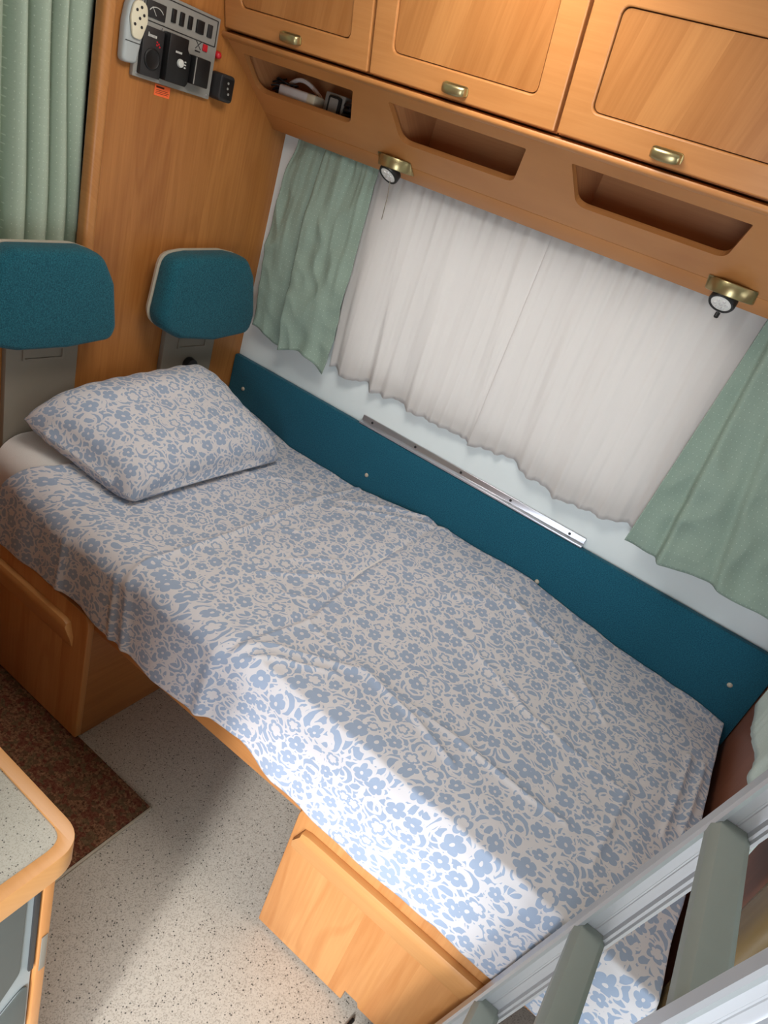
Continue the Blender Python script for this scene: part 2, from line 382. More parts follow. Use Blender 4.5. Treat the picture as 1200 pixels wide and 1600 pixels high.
# head wall: wooden bulkhead, lower on the aisle side
struct('wall_left', prism([(0.0, 0.0), (-2.3, 0.0), (-2.3, 1.165), (-0.64, 1.165), (-0.64, 2.1), (0.0, 2.1)], 'x', -0.03, 0.0), 'wood_wall', smooth=False)
struct('trim_1', prism(rrect(-0.036, 0.006, -0.643, -0.612, 0.014), 'z', 1.166, 2.08), 'wood_frame')
struct('wall_cab', box(-1.0, -0.96, -2.3, 0.0, 0.0, 2.3), 'charcoal')
struct('wall_front', plate([(-1.0, 0.0), (3.1, 0.0), (3.1, 2.3), (-1.0, 2.3)], [[(1.35, 0.04), (1.97, 0.04), (1.97, 1.46), (1.35, 1.46)]], lambda u, v, d: (u, -2.26 - d, v), 0.04), 'wood_wall', smooth=False)
struct('wall_right', plate([(-2.3, 0.0), (0.04, 0.0), (0.04, 2.3), (-2.3, 2.3)], [[(-1.15, 1.0), (-0.35, 1.0), (-0.35, 1.65), (-1.15, 1.65)]], lambda u, v, d: (3.05 + d, u, v), 0.04), 'pale_green', smooth=False)
struct('ceiling', plate([(-1.0, -2.3), (3.1, -2.3), (3.1, 0.06), (-1.0, 0.06)], [], lambda u, v, d: (u, v, 2.09 + d), 0.04), 'white_wall', smooth=False)
# partition at the foot of the bed with its rounded end post
struct('partition_foot', box(1.885, 1.905, -0.80, -0.005, 0.0, 1.55), 'wood_foot', smooth=False)
struct('trim_2', prism(rrect(1.868, 1.922, -0.893, -0.802, 0.026), 'z', 0.0, 1.55), 'wood_post')
struct('partition_washroom', box(2.45, 2.47, -2.2, -0.02, 0.0, 1.2), 'pale_green', smooth=False)

# ------------------------------------------------------------------ overhead lockers
DV = Vector((0, -0.277, 0.961)).normalized(); DN = Vector((0, -DV.z, DV.y)); D0 = Vector((0, -0.306, 1.757))
def dpt(u, v, d): return tuple(Vector((u, 0, 0)) + D0 + DV * v + DN * d)     # d > 0 comes towards the room
def locker(x0, x1, hx, lab, dlen=0.265):
    t = thing('overhead_locker', ((x0 + x1) / 2, -0.16, 1.75), lab, 'cupboard', 'wooden overhead lockers above the window')
    bx0, bx1 = x0 - 0.002, x1 + 0.002
    f0 = Vector(D0) - DN * 0.0205; f1 = f0 + DV * 0.30
    obj('body', prism([(-0.008, 1.748), (f0.y, 1.757), (f1.y, 2.045), (-0.008, 2.045)], 'x', bx0, bx1), 'wood_panel', t, smooth=False)
    m = 0.056
    fr = plate([(x0, 0), (x1, 0), (x1, dlen), (x0, dlen)], [rrect(x0 + m, x1 - m, 0.05, dlen - 0.05, 0.016)], lambda u, v, d: dpt(u, v, -d), 0.019)
    d = obj('door', bevelled(fr, 0.003, 2, 0.9), 'wood_frame', t, smooth=False)
    obj('panel', plate(rrect(x0 + m + 0.002, x1 - m - 0.002, 0.052, dlen - 0.052, 0.016), [], lambda u, v, dd: dpt(u, v, -0.005 - dd), 0.010), 'wood_panel', d, smooth=False)
    # oval bow handle
    V, F = [], []; nu, nv = 17, 12
    for i in range(nu):
        a = PI * i / (nu - 1); cx = hx - 0.029 * math.cos(a); lift = 0.016 * math.sin(a) ** 0.6; w = 0.0095 * (0.75 + 0.25 * math.sin(a))
        for k in range(nv):
            b = 2 * PI * k / nv; V.append(dpt(cx, 0.020 + w * math.cos(b), lift + 0.003 + 0.0035 * math.sin(b)))
    for i in range(nu - 1): F += [(i * nv + k, i * nv + (k + 1) % nv, (i + 1) * nv + (k + 1) % nv, (i + 1) * nv + k) for k in range(nv)]
    F += [tuple(range(nv))[::-1], tuple(range((nu - 1) * nv, nu * nv))]
    base = plate(rpoly([(hx - 0.031, 0.010), (hx + 0.031, 0.010), (hx + 0.031, 0.030), (hx - 0.031, 0.030)], 0.008), [], lambda u, v, dd: dpt(u, v, 0.003 - dd), 0.003)
    obj('handle', join((V, F), base), 'brass', d)
    return t
locker(0.004, 0.456, 0.228, 'wooden overhead locker nearest the control panel, above the niche with cables')
locker(0.463, 0.931, 0.693, 'middle wooden overhead locker, between its two neighbours above the window')
locker(0.938, 1.440, 1.161, 'wooden overhead locker farthest from the control panel, above the widest niche')

# niche shelf: sloping fascia with three openings
nA = Vector((0, -0.295, 1.742)); nB = Vector((0, -0.105, 1.604)); nd = (nA - nB).normalized(); nn = Vector((0, -nd.z, nd.y)) ; L = (nA - nB).length
if nn.z > 0: nn = -nn
def npt(u, v, d): return tuple(Vector((u, 0, 0)) + nB + nd * v - nn * d)
t = thing('niche_shelf', (0.95, -0.18, 1.575), 'sloping wooden shelf unit with three open niches under the overhead lockers', 'shelf')
hol = [((0.037, 0.397), (0.018, 0.345)), ((0.503, 0.869), (0.506, 0.826)), ((0.976, 1.351), (0.986, 1.322))]
holes = [rpoly([(b0, 0.076), (b1, 0.078), (a1, 0.192), (a0, 0.194)], [0.03, 0.03, 0.004, 0.004]) for (a0, a1), (b0, b1) in hol]
obj('fascia', plate([(0.0, 0.0), (2.4, 0.0), (2.4, L), (0.0, L)], holes, npt, 0.014), 'wood_frame', t, smooth=False, label='sloping board with three cut-outs')
for (a0, a1), (b0, b1) in hol:
    lo = min(a0, b0) - 0.004; hi = max(a1, b1) + 0.004; lo = max(lo, 0.002)
    pts = [(-0.168, 1.640), (-0.022, 1.640), (-0.022, 1.726), (-0.262, 1.726)]
    s = []
    bx = box(lo, hi, -0.022, -0.016, 1.642, 1.732)                     # back
    fl = box(lo, hi, -0.152, -0.0225, 1.642, 1.648)                     # bottom
    tp = box(lo, hi, -0.255, -0.016, 1.732, 1.738)
    e1 = prism([(-0.016, 1.640), (-0.1455, 1.640), (-0.2515, 1.7190), (-0.2515, 1.738), (-0.016, 1.738)], 'x', lo - 0.004, lo)
    e2 = prism([(-0.016, 1.640), (-0.1455, 1.640), (-0.2515, 1.7190), (-0.2515, 1.738), (-0.016, 1.738)], 'x', hi, hi + 0.004)
    obj('niche', join(bx, fl, tp, e1, e2), 'wood_niche', t, smooth=False)
obj('rail', bevelled(prism([(-0.268, 1.741), (-0.300, 1.734), (-0.311, 1.739), (-0.311, 1.749), (-0.268, 1.749)], 'x', 0.0, 2.4), 0.003), 'wood_frame', t)
obj('soffit', bevelled(prism([(-0.1045, 1.603), (-0.060, 1.570), (-0.053, 1.572), (-0.0985, 1.611)], 'x', 0.0, 2.4), 0.001), 'wood_frame', t)

# things lying in the first niche
zf = 1.6495
c = thing('power_strip', (0.12, -0.12, zf), 'white adapter block with cream socket end lying in the first niche', 'adapter')
obj('block', bevelled(prism(rrect(-0.142, -0.100, zf, zf + 0.036, 0.008), 'x', 0.066, 0.168), 0.003), 'white_plastic', c)
s = prism(rrect(-0.146, -0.104, zf, zf + 0.036, 0.008), 'x', 0.169, 0.198, 0.004)
so = obj('socket', s, 'cream', c)
for dy, dz in ((-0.012, 0.01), (0.008, 0.012), (-0.004, 0.024), (-0.016, 0.020)): obj('hole', orient(lathe([(0.004, 0), (0.004, 0.001)], 10), (0.186 - dz * .3, -0.127 + dy, zf + 0.0365), (0, 0, 1)), 'black', so)
path = [(0.04 + 0.165 * i / 14, -0.085 - 0.02 * math.sin(PI * i / 14), zf + 0.012 + 0.048 * math.sin(PI * (0.12 + 0.88 * i / 14))) for i in range(15)]
tag(obj('white_cable', tube(path, 0.0055, 8), 'white_plastic'), 'thick white cable looping over the adapter block in the first niche', 'cable')
path = [(0.085 + 0.09 * i / 8, -0.151 + 0.0015 * math.sin(i), zf + 0.0055) for i in range(9)]
tag(obj('flat_cable', tube(path, 0.004, 8), 'white_plastic'), 'thin white cable lying along the front lip of the first niche', 'cable')
random.seed(3); path = []
for i in range(40):
    a = i * 0.75; path.append((0.065 + 0.028 * math.cos(a) + 0.006 * math.sin(i * 1.7), -0.112 + 0.022 * math.sin(a * 1.1), zf + 0.008 + 0.001 * i + 0.004 * math.sin(i * 2.3)))
tag(obj('black_cable', tube(path, 0.0024, 6), 'black'), 'tangled thin black cable in the left end of the first niche', 'cable')
c = thing('charger', (0.242, -0.12, zf), 'light grey charger box with black framed face standing in the first niche', 'charger')
obj('case', box(0.204, 0.272, -0.115, -0.085, zf, zf + 0.056, 0.004), 'grey', c)
obj('bezel', prism(rrect(0.222, 0.264, zf + 0.002, zf + 0.050, 0.008), 'y', -0.122, -0.1155), 'black', c)
obj('screen', prism(rrect(0.229, 0.257, zf + 0.008, zf + 0.044, 0.004), 'y', -0.124, -0.1225), 'grey', c)
path = [(0.300 + 0.022 * math.cos(i * .8), -0.115 + 0.02 * math.sin(i * .8), zf + 0.005 + 0.0016 * i) for i in range(24)]
tag(obj('coiled_lead', tube(path, 0.0042, 6), 'black'), 'coiled black lead in the right end of the first niche', 'cable')

# reading lamps
def lamp(x0, lab, cord):
    t = thing('reading_lamp', (x0, -0.09, 1.56), lab, 'lamp', 'brass reading lamps under the niche shelf')
    pts = [(x0 + 0.053 * math.cos(a), -0.084 - 0.058 * math.sin(a)) for a in linsp(0, PI, 21)]
    pts = [(x0 + 0.053, -0.070)] + pts + [(x0 - 0.053, -0.070)]
    V, F = bevelled(prism(pts, 'z', 1.585, 1.613), 0.003)
    V = [(x, min(y, -0.1065 + (1.603 - z) * (1.32 if z < 1.603 else 1.377)), z) for x, y, z in V]     # flat back lying on the sloping fascia
    obj('mount', (V, F), 'brass', t)
    ax = Vector((-0.05, -0.62, -0.78)); o0 = Vector((x0 - 0.002, -0.104, 1.586))
    hd = obj('head', orient(lathe([(0.020, 0), (0.028, 0.004), (0.029, 0.020), (0.027, 0.024), (0.0225, 0.024), (0.0225, 0.021)], 28), o0, ax), 'black', t)
    obj('lens', orient(lathe([(0.0222, 0.0), (0.0222, 0.0015), (0.018, 0.003)], 28), o0 + ax.normalized() * 0.0212, ax), 'lens', hd)
    x, y, z = frame_for(ax)
    bl = []
    for k in range(7):
        r = 0.0 if k == 0 else 0.0125; a = k * PI / 3
        bl.append(orient(lathe([(0.0042, 0), (0.0035, 0.002), (0.0, 0.003)], 10), o0 + z * 0.0240 + x * r * math.cos(a) + y * r * math.sin(a), ax))
    obj('diode_cluster', join(*bl), 'white_plastic', hd)
    if cord: obj('pull_cord', tube([(x0 + 0.004, -0.112, 1.560), (x0 + 0.002, -0.10, 1.52), (x0 - 0.002, -0.09, 1.46)], 0.0013, 6), 'taupe', t)
    else: obj('switch', orient(lathe([(0.005, 0), (0.005, 0.010), (0.003, 0.012)], 12), o0 + z * 0.016 - y * 0.028 if False else o0 + Vector((0.002, -0.006, -0.036)), (0, -0.3, -1)), 'black', hd)
lamp(0.467, 'brass and black reading lamp with a hanging cord, nearer the pillow', True)
lamp(1.356, 'brass and black reading lamp without a cord, nearer the foot of the bed', False)

# ------------------------------------------------------------------ curtains
def pleat(x, z, ph, n1, a1, n2, a2):
    return a1 * math.sin(n1 * x + ph + 0.5 * math.sin(7 * x)) + a2 * math.sin(n2 * x + 1.3 * ph + 0.7 * math.sin(17 * x + 2 * z))
def sheet_curtain(name, mat, x0t, x1t, x0b, x1b, zt, zb, y0, fn, nx, nz, lab, group, hem=None, side=None, th=0.0016):
    us = linsp(0, 1, nx); vs = linsp(0, 1, nz)
    def f(u, v):
        z = lerp(zt, zb, v); x = lerp(lerp(x0t, x1t, u), lerp(x0b, x1b, u), v) + (side(u, v) if side else 0)
        if hem: z += hem(u) * v ** 3
        return (x, y0 + fn(u, v, x, z), z)
    w = abs(x1b - x0b) * 1.5
    s, uv = grid(f, us, vs, lambda u, v: (u * w, v * (zt - zb)))
    o = obj(name, s, mat, uv=uv, ang=3.0)
    md = o.modifiers.new('thickness', 'SOLIDIFY'); md.thickness = th; md.offset = 0
    return tag(o, lab, 'curtain', group)
def fold(u, c, w): return math.exp(-((u - c) / w) ** 2)
def green_left(u, v, x, z):
    g = 0.007 * noise.noise(Vector((u * 9, v * 1.5, 11))) * (1 - 0.5 * v) + 0.005 * noise.noise(Vector((u * 24, v * 2, 12))) * (1 - v) ** 2
    c = lerp(0.36, 0.42, v); d = 0.030 * math.tanh((u - c) / 0.010) * math.exp(-abs(u - c) / 0.35)     # one deep overlap fold
    c2 = lerp(0.80, 0.74, v); d2 = -0.014 * fold(u, c2, 0.09) * v
    w = 0.004 * math.sin(14 * v + 6 * u) * v + 0.0035 * noise.noise(Vector((u * 4, v * 7, 0))) + 0.009 * (0.5 - abs(noise.noise(Vector((u * 4 + v * 3, v * 6 - u * 3, 3)))))
    return -g - d * (0.35 + 0.65 * v) + d2 - 1.6 * w - 0.010 * v
sheet_curtain('window_curtain', 'sage', 0.082, 0.378, 0.066, 0.392, 1.588, 0.992, -0.032, green_left, 110, 70,
    'short sage green curtain gathered on the pillow side of the window', 'sage window curtains', lambda u: 0.016 * math.cos(9 * u) - 0.006, lambda u, v: -0.030 * math.sin(PI * v) * (1 - u) * (1 if v < .9 else 1))
def green_right(u, v, x, z):
    g = 0.009 * noise.noise(Vector((u * 8, v * 1.5, 21))) * (1 - 0.4 * v)
    d = 0.0
    for c0, c1, a, w in ((0.06, 0.20, 0.026, 0.012), (0.20, 0.52, 0.016, 0.020), (0.42, 0.95, 0.012, 0.03)):      # long slanting folds
        c = lerp(c0, c1, v); d += a * math.tanh((u - c) / w) * math.exp(-abs(u - c) / 0.16)
    w = 0.010 * noise.noise(Vector((u * 4, v * 4, 7))) + 0.016 * (0.5 - abs(noise.noise(Vector((u * 4 + v * 3, v * 4 - u * 2, 9))))) + 0.010 * (0.5 - abs(noise.noise(Vector((u * 7 - v * 2, v * 7 + u * 2, 5)))))
    return -g - d * (0.4 + 0.6 * v) - w * (0.3 + 0.7 * v) - 0.020 * v - 0.02 * v * fold(u, 0.7, 0.25)
sheet_curtain('window_curtain', 'sage', 1.447, 1.85, 1.419, 1.872, 1.588, 0.978, -0.036, green_right, 110, 70,
    'short sage green curtain at the foot end of the window', 'sage window curtains', lambda u: -0.012 * math.sin(7 * u + .5) - 0.014 * fold(u, 0.62, 0.12))
def sfold(x, z, ph): return 0.010 * (0.5 - 2 * abs(noise.noise(Vector((x * 11 + 1.5 * z, z * 0.6, ph + 2))))) + 0.014 * noise.noise(Vector((x * 15 + 2.0 * z, z * 0.7, ph))) + 0.007 * noise.noise(Vector((x * 38 + 2 * z, z * 0.9, ph + 4))) + 0.0025 * noise.noise(Vector((x * 90, z * 1.4, ph + 9)))
def sheer_fn(ph):
    def f(u, v, x, z):
        top = 0.0025 * math.sin(170 * x + ph + 3 * math.sin(11 * x)) * (1 - v) ** 3
        return -top - sfold(x, z, ph) * (0.35 + 0.65 * v)
    return f
def sheer_hem(x0, x1, ph):
    def h(u):
        x = lerp(x0, x1, u); return -1.1 * sfold(x, 0.99, ph) + 0.004 * math.sin(19 * x)
    return h
sheet_curtain('sheer_curtain', 'sheer', 0.345, 0.914, 0.385, 0.915, 1.584, 0.990, -0.020, sheer_fn(0.4), 260, 40,
    'white sheer curtain over the pillow half of the window', 'white sheer curtains', sheer_hem(0.385, 0.915, 0.4), None, 0.0008)
sheet_curtain('sheer_curtain', 'sheer', 0.912, 1.465, 0.912, 1.435, 1.584, 0.985, -0.0235, sheer_fn(0.4), 260, 40,
    'white sheer curtain over the foot half of the window', 'white sheer curtains', sheer_hem(0.912, 1.435, 0.4), None, 0.0008)
# tall cab curtain left of the bulkhead
FO = [(-0.612, -0.610), (-0.683, -0.640), (-0.717, -0.694), (-0.763, -0.752), (-0.802, -0.806), (-0.88, -0.87), (-0.95, -0.94), (-1.03, -1.02)] + [(-1.03 - 0.075 * k, -1.02 - 0.076 * k) for k in range(1, 16)]
def cab(u, v):
    z = lerp(2.04, 1.05, v); tv = sstep(1.70, 1.18, z)
    k = u * (len(FO) - 1); i = min(int(k), len(FO) - 2); f = k - i
    a = lerp(FO[i][0], FO[i][1], tv); b = lerp(FO[i + 1][0], FO[i + 1][1], tv)
    y = lerp(a, b, 0.5 - 0.5 * math.cos(PI * f) if 0 else f); lob = math.sin(PI * f) ** 0.45
    return (-0.150 + 0.103 * lob ** 0.6 + 0.003 * noise.noise(Vector((y * 20, z * 5, 0))), y + 0.006 * math.sin(4 * z + i), z)
s, uv = grid(cab, linsp(0, 1, (len(FO) - 1) * 14 + 1), linsp(0, 1, 40), lambda u, v: (u * 2.8, v * 0.94))
o = obj('cab_curtain', s, 'sage_tall', uv=uv, ang=3.0); md = o.modifiers.new('thickness', 'SOLIDIFY'); md.thickness = 0.0016
tag(o, 'tall sage green dotted curtain hanging in deep folds beside the wooden bulkhead', 'curtain')
# pale curtain hanging on the foot partition
def aq(u, v):
    y = lerp(-0.20, -0.76, u); z = lerp(1.45, 0.845 + 0.018 * math.cos(PI * (u - 0.55) * 2.2), v)
    return (1.850 - 0.012 * noise.noise(Vector((u * 6, v, 1))) - 0.004 * noise.noise(Vector((u * 20, v * 2, 1))), y, z)
s, uv = grid(aq, linsp(0, 1, 90), linsp(0, 1, 30), lambda u, v: (u * 0.8, v * 0.6))
o = obj('partition_curtain', s, 'aqua', uv=uv, ang=3.0); md = o.modifiers.new('thickness', 'SOLIDIFY'); md.thickness = 0.0016
tag(o, 'pale aqua curtain hanging against the brown partition at the foot of the bed', 'curtain')

# ------------------------------------------------------------------ teal wall board and rail
t = thing('wall_board', (0.94, -0.012, 0.52), 'long teal fabric covered board along the wall behind the bed', 'panel')
obj('board', box(0.002, 1.883, -0.024, -0.002, 0.52, 0.872, 0.004), 'teal_board', t)
for x, z in ((0.069, 0.769), (0.636, 0.728), (1.267, 0.716), (1.815, 0.748)):
    obj('button', orient(lathe([(0.007, 0), (0.0065, 0.002), (0.003, 0.0045), (0.0, 0.005)], 14), (x, -0.024, z), (0, -1, 0)), 'beige', t)
t = thing('support_rail', (0.94, -0.01, 0.873), 'aluminium table support rail screwed to the wall on top of the teal board', 'rail')
obj('rail', bevelled(prism([(-0.001, 0.874), (-0.022, 0.874), (-0.022, 0.880), (-0.008, 0.882), (-0.0055, 0.899), (-0.001, 0.899)], 'x', 0.549, 1.330), 0.0012), 'alu', t)
for x in (0.588, 0.755, 0.922, 1.093, 1.283):
    obj('screw', orient(lathe([(0.0042, 0), (0.0036, 0.0014), (0.0, 0.0016)], 12), (x, -0.0072, 0.889), (0, -1, 0.12)), 'charcoal', t)

# ------------------------------------------------------------------ headrests and their mounting plates
HR = [(-0.443, 1.208), (-0.375, 1.222), (-0.231, 1.231), (-0.162, 1.223), (-0.122, 1.172), (-0.087, 1.049), (-0.093, 0.99), (-0.243, 0.971), (-0.384, 0.983), (-0.448, 1.016), (-0.462, 1.048)]
HL = [(-0.915, 1.19), (-0.882, 1.213), (-0.708, 1.22), (-0.655, 1.207), (-0.618, 1.143), (-0.599, 1.026), (-0.611, 0.995), (-0.737, 0.979), (-0.866, 0.979), (-0.935, 0.995), (-0.955, 1.05)]
def headrest(out, plate_y, slot_y, knob, lab):
    cy = sum(p[0] for p in out) / len(out); t = thing('headrest', (0.0, cy, 0.60), lab, 'headrest', 'teal headrests on the bulkhead')
    o1 = rpoly(out, 0.045, 4)
    st = [(0.050, 0.90), (0.052, 0.985), (0.058, 1.0), (0.082, 1.0)] + [(0.082 + 0.030 * math.sin(a), 1 - 0.13 * (1 - math.cos(a))) for a in linsp(0.3, PI / 2, 6)] + [(0.1155, 0.6), (0.117, 0.3), (0.1175, 0.05)]
    obj('cushion', rings_x(o1, st), 'teal', t, ang=1.2)
    o2 = [(cy + (u - cy) * 1.0 - 0.006, 1.10 + (v - 1.10) * 1.0 + 0.003) for u, v in o1]
    obj('shell', rings_x(o2, [(0.038, 0.94), (0.040, 0.975), (0.050, 0.99), (0.0505, 0.96)]), 'beige', t, label='beige backing shell')
    y0, y1 = plate_y
    p = obj('mounting_plate', box(0.001, 0.020, y0, y1, 0.545, 1.10, 0.003), 'taupe', t, label='taupe mounting plate')
    s0, s1 = slot_y
    obj('slot_frame', plate(rrect(s0, s1, 0.915, 0.950, 0.003), [rrect(s0 + 0.006, s1 - 0.006, 0.921, 0.944, 0.002)], lambda u, v, d: (0.0245 - d, u, v), 0.004), 'taupe', p)
    obj('bracket', box(0.0205, 0.036, (y0 + y1) / 2 - 0.05, (y0 + y1) / 2 + 0.05, 1.02, 1.10, 0.002), 'charcoal', t)
    if knob: obj('knob', orient(lathe([(0.022, 0), (0.024, 0.006), (0.021, 0.022), (0.012, 0.026), (0.0, 0.026)], 24), (0.020, -0.252, 0.862), (1, 0, 0)), 'black', t)
headrest(HR, (-0.358, -0.153), (-0.307, -0.192), True, 'teal headrest in the corner by the window, with a black knob below it')
headrest(HL, (-0.839, -0.645), (-0.799, -0.687), False, 'larger teal headrest in front of the tall sage curtain')

# ------------------------------------------------------------------ controls on the bulkhead
t = thing('control_panel', (0.0, -0.45, 1.59), 'grey electrical control panel with meter and switches on the wooden bulkhead', 'control panel')
obj('faceplate', box(0.001, 0.014, -0.566, -0.331, 1.592, 1.768, 0.002), 'grey', t)
pl_out = rrect(-0.556, -0.338, 1.706, 1.762, 0.003)
obj('border_line', plate(pl_out, [rrect(-0.554, -0.340, 1.708, 1.760, 0.002)], lambda u, v, d: (0.0152 - d, u, v), 0.001), 'charcoal', t)
m = obj('meter', box(0.014, 0.0185, -0.551, -0.497, 1.714, 1.746, 0.002), 'charcoal', t)
arcp = [(0.0190, -0.524 + 0.020 * math.cos(a), 1.722 + 0.014 * math.sin(a)) for a in linsp(0.4, PI - 0.4, 10)]
obj('scale', tube(arcp, 0.0009, 6), 'light_print', m); obj('needle', tube([(0.0190, -0.524, 1.720), (0.0190, -0.536, 1.735)], 0.0007, 6), 'light_print', m)
for y, w, c in ((-0.474, 0.006, 'black'), (-0.450, 0.006, 'black'), (-0.425, 0.006, 'black'), (-0.394, 0.0115, 'black'), (-0.363, 0.007, 'charcoal')):
    obj('switch', box(0.014, 0.019, y - w, y + w, 1.721, 1.748, 0.0015), c, t)
obj('icon', join(tube([(0.0146, -0.398, 1.690), (0.0146, -0.382, 1.706)], 0.0009, 6), tube([(0.0146, -0.382, 1.690), (0.0146, -0.398, 1.706)], 0.0009, 6), box(0.014, 0.0148, -0.398, -0.382, 1.6835, 1.6865)), 'charcoal', t)
obj('indicator', box(0.014, 0.0185, -0.377, -0.363, 1.690, 1.705, 0.0015), 'red', t)
for y, z in ((-0.556, 1.600), (-0.341, 1.600), (-0.500, 1.700)): obj('screw', orient(lathe([(0.003, 0), (0.002, 0.0012), (0, 0.0013)], 10), (0.0142, y, z), (1, 0, 0)), 'alu', t)
t = thing('radio_unit', (0.014, -0.525, 1.60), 'flat black unit with round dial and red marks, left on the control panel', 'control unit')
obj('case', box(0.0145, 0.026, -0.557, -0.500, 1.600, 1.697, 0.002), 'charcoal', t)
obj('dial', orient(lathe([(0.022, 0), (0.022, 0.002), (0.019, 0.003), (0.017, 0.002)], 28), (0.026, -0.528, 1.636), (1, 0, 0)), 'black', t)
obj('indicator', join(*[orient(lathe([(0.0022, 0), (0.0018, 0.001)], 8), (0.026, y, z), (1, 0, 0)) for y, z in ((-0.519, 1.672), (-0.514, 1.669), (-0.519, 1.666), (-0.511, 1.664))]), 'red', t)
obj('lettering', join(*[box(0.026, 0.0265, -0.545 + i * 0.0035, -0.5428 + i * 0.0035, 1.678, 1.683 if i else 1.686) for i in range(7)]), 'light_print', t)
t = thing('heater_unit', (0.014, -0.468, 1.60), 'black block unit with a pale round knob in the middle of the control panel', 'control unit')
obj('case', prism([(-0.496, 1.603), (-0.434, 1.603), (-0.428, 1.612), (-0.428, 1.668), (-0.440, 1.680), (-0.440, 1.700), (-0.496, 1.700)], 'x', 0.0145, 0.040, 0.0025), 'black', t)
obj('knob', orient(lathe([(0.009, 0), (0.008, 0.005), (0, 0.006)], 18), (0.0405, -0.460, 1.648), (1, 0, 0)), 'light_print', t)
obj('lettering', join(*[box(0.0402, 0.0408, -0.476 + i * 0.0032, -0.474 + i * 0.0032, 1.666, 1.670) for i in range(6)], *[box(0.0402, 0.0408, -0.447, -0.442, 1.640 + i * 0.006, 1.643 + i * 0.006) for i in range(3)]), 'light_print', t)
t = thing('black_box', (0.014, -0.405, 1.62), 'plain black box between the knob unit and the brown socket', 'box')
obj('case', box(0.0145, 0.050, -0.424, -0.374, 1.614, 1.674, 0.003), 'black', t); obj('seam', box(0.0502, 0.0508, -0.422, -0.4195, 1.616, 1.672), 'grey', t)
t = thing('wall_socket', (0.0, -0.312, 1.60), 'dark rounded socket on the bulkhead just right of the control panel', 'socket')
obj('case', bevelled(prism(rrect(-0.326, -0.276, 1.598, 1.660, 0.012), 'x', 0.001, 0.040), 0.004), 'charcoal', t)
obj('face', box(0.0402, 0.042, -0.320, -0.282, 1.606, 1.652, 0.001), 'black', t)
obj('pin', join(*[orient(lathe([(0.003, 0), (0.003, 0.001)], 10), (0.0421, y, z), (1, 0, 0)) for y, z in ((-0.301, 1.642), (-0.301, 1.630), (-0.296, 1.618))]), 'grey', t)
tag(obj('push_button', orient(lathe([(0.0085, 0), (0.0085, 0.012), (0.0075, 0.016), (0.004, 0.019), (0, 0.0195)], 20), (0.001, -0.321, 1.694), (1, 0, 0)), 'red'), 'small round red button on the bulkhead at the right edge of the control panel', 'button')
t = thing('warning_sticker', (0.001, -0.466, 1.567), 'small orange sticker stuck below the control panel', 'sticker')
obj('sheet', box(0.0005, 0.0012, -0.490, -0.444, 1.566, 1.590), 'orange', t, smooth=False)
obj('print', join(box(0.0012, 0.0014, -0.486, -0.462, 1.583, 1.587), *[box(0.0012, 0.0014, -0.486, -0.450 + 0.004 * (i % 2), 1.571 + i * 0.0035, 1.5722 + i * 0.0035) for i in range(3)]), 'ink', t, smooth=False)
t = thing('gas_detector', (0.0, -0.585, 1.61), 'grey handset shaped detector with a cream face pierced by six holes', 'detector')
obj('body', bevelled(prism(rpoly([(-0.604, 1.612), (-0.566, 1.616), (-0.554, 1.690), (-0.558, 1.738), (-0.598, 1.738), (-0.605, 1.690)], [0.012, 0.012, 0.02, 0.024, 0.024, 0.02]), 'x', 0.001, 0.026), 0.007, 3), 'light_grey', t)
f = obj('face', bevelled(prism(rpoly([(-0.590, 1.664), (-0.567, 1.664), (-0.555, 1.700), (-0.560, 1.736), (-0.594, 1.736), (-0.600, 1.700)], [0.01, 0.01, 0.02, 0.02, 0.02, 0.02]), 'x', 0.0265, 0.034), 0.003), 'cream', t, label='cream face with holes')
for y, z in ((-0.576, 1.724), (-0.587, 1.717), (-0.568, 1.711), (-0.578, 1.703), (-0.589, 1.690), (-0.571, 1.688)): obj('hole', orient(lathe([(0.0032, 0), (0.0032, 0.0006)], 10), (0.0341, y, z), (1, 0, 0)), 'charcoal', f)
obj('seam', box(0.0262, 0.0268, -0.603, -0.562, 1.655, 1.6565), 'charcoal', t)

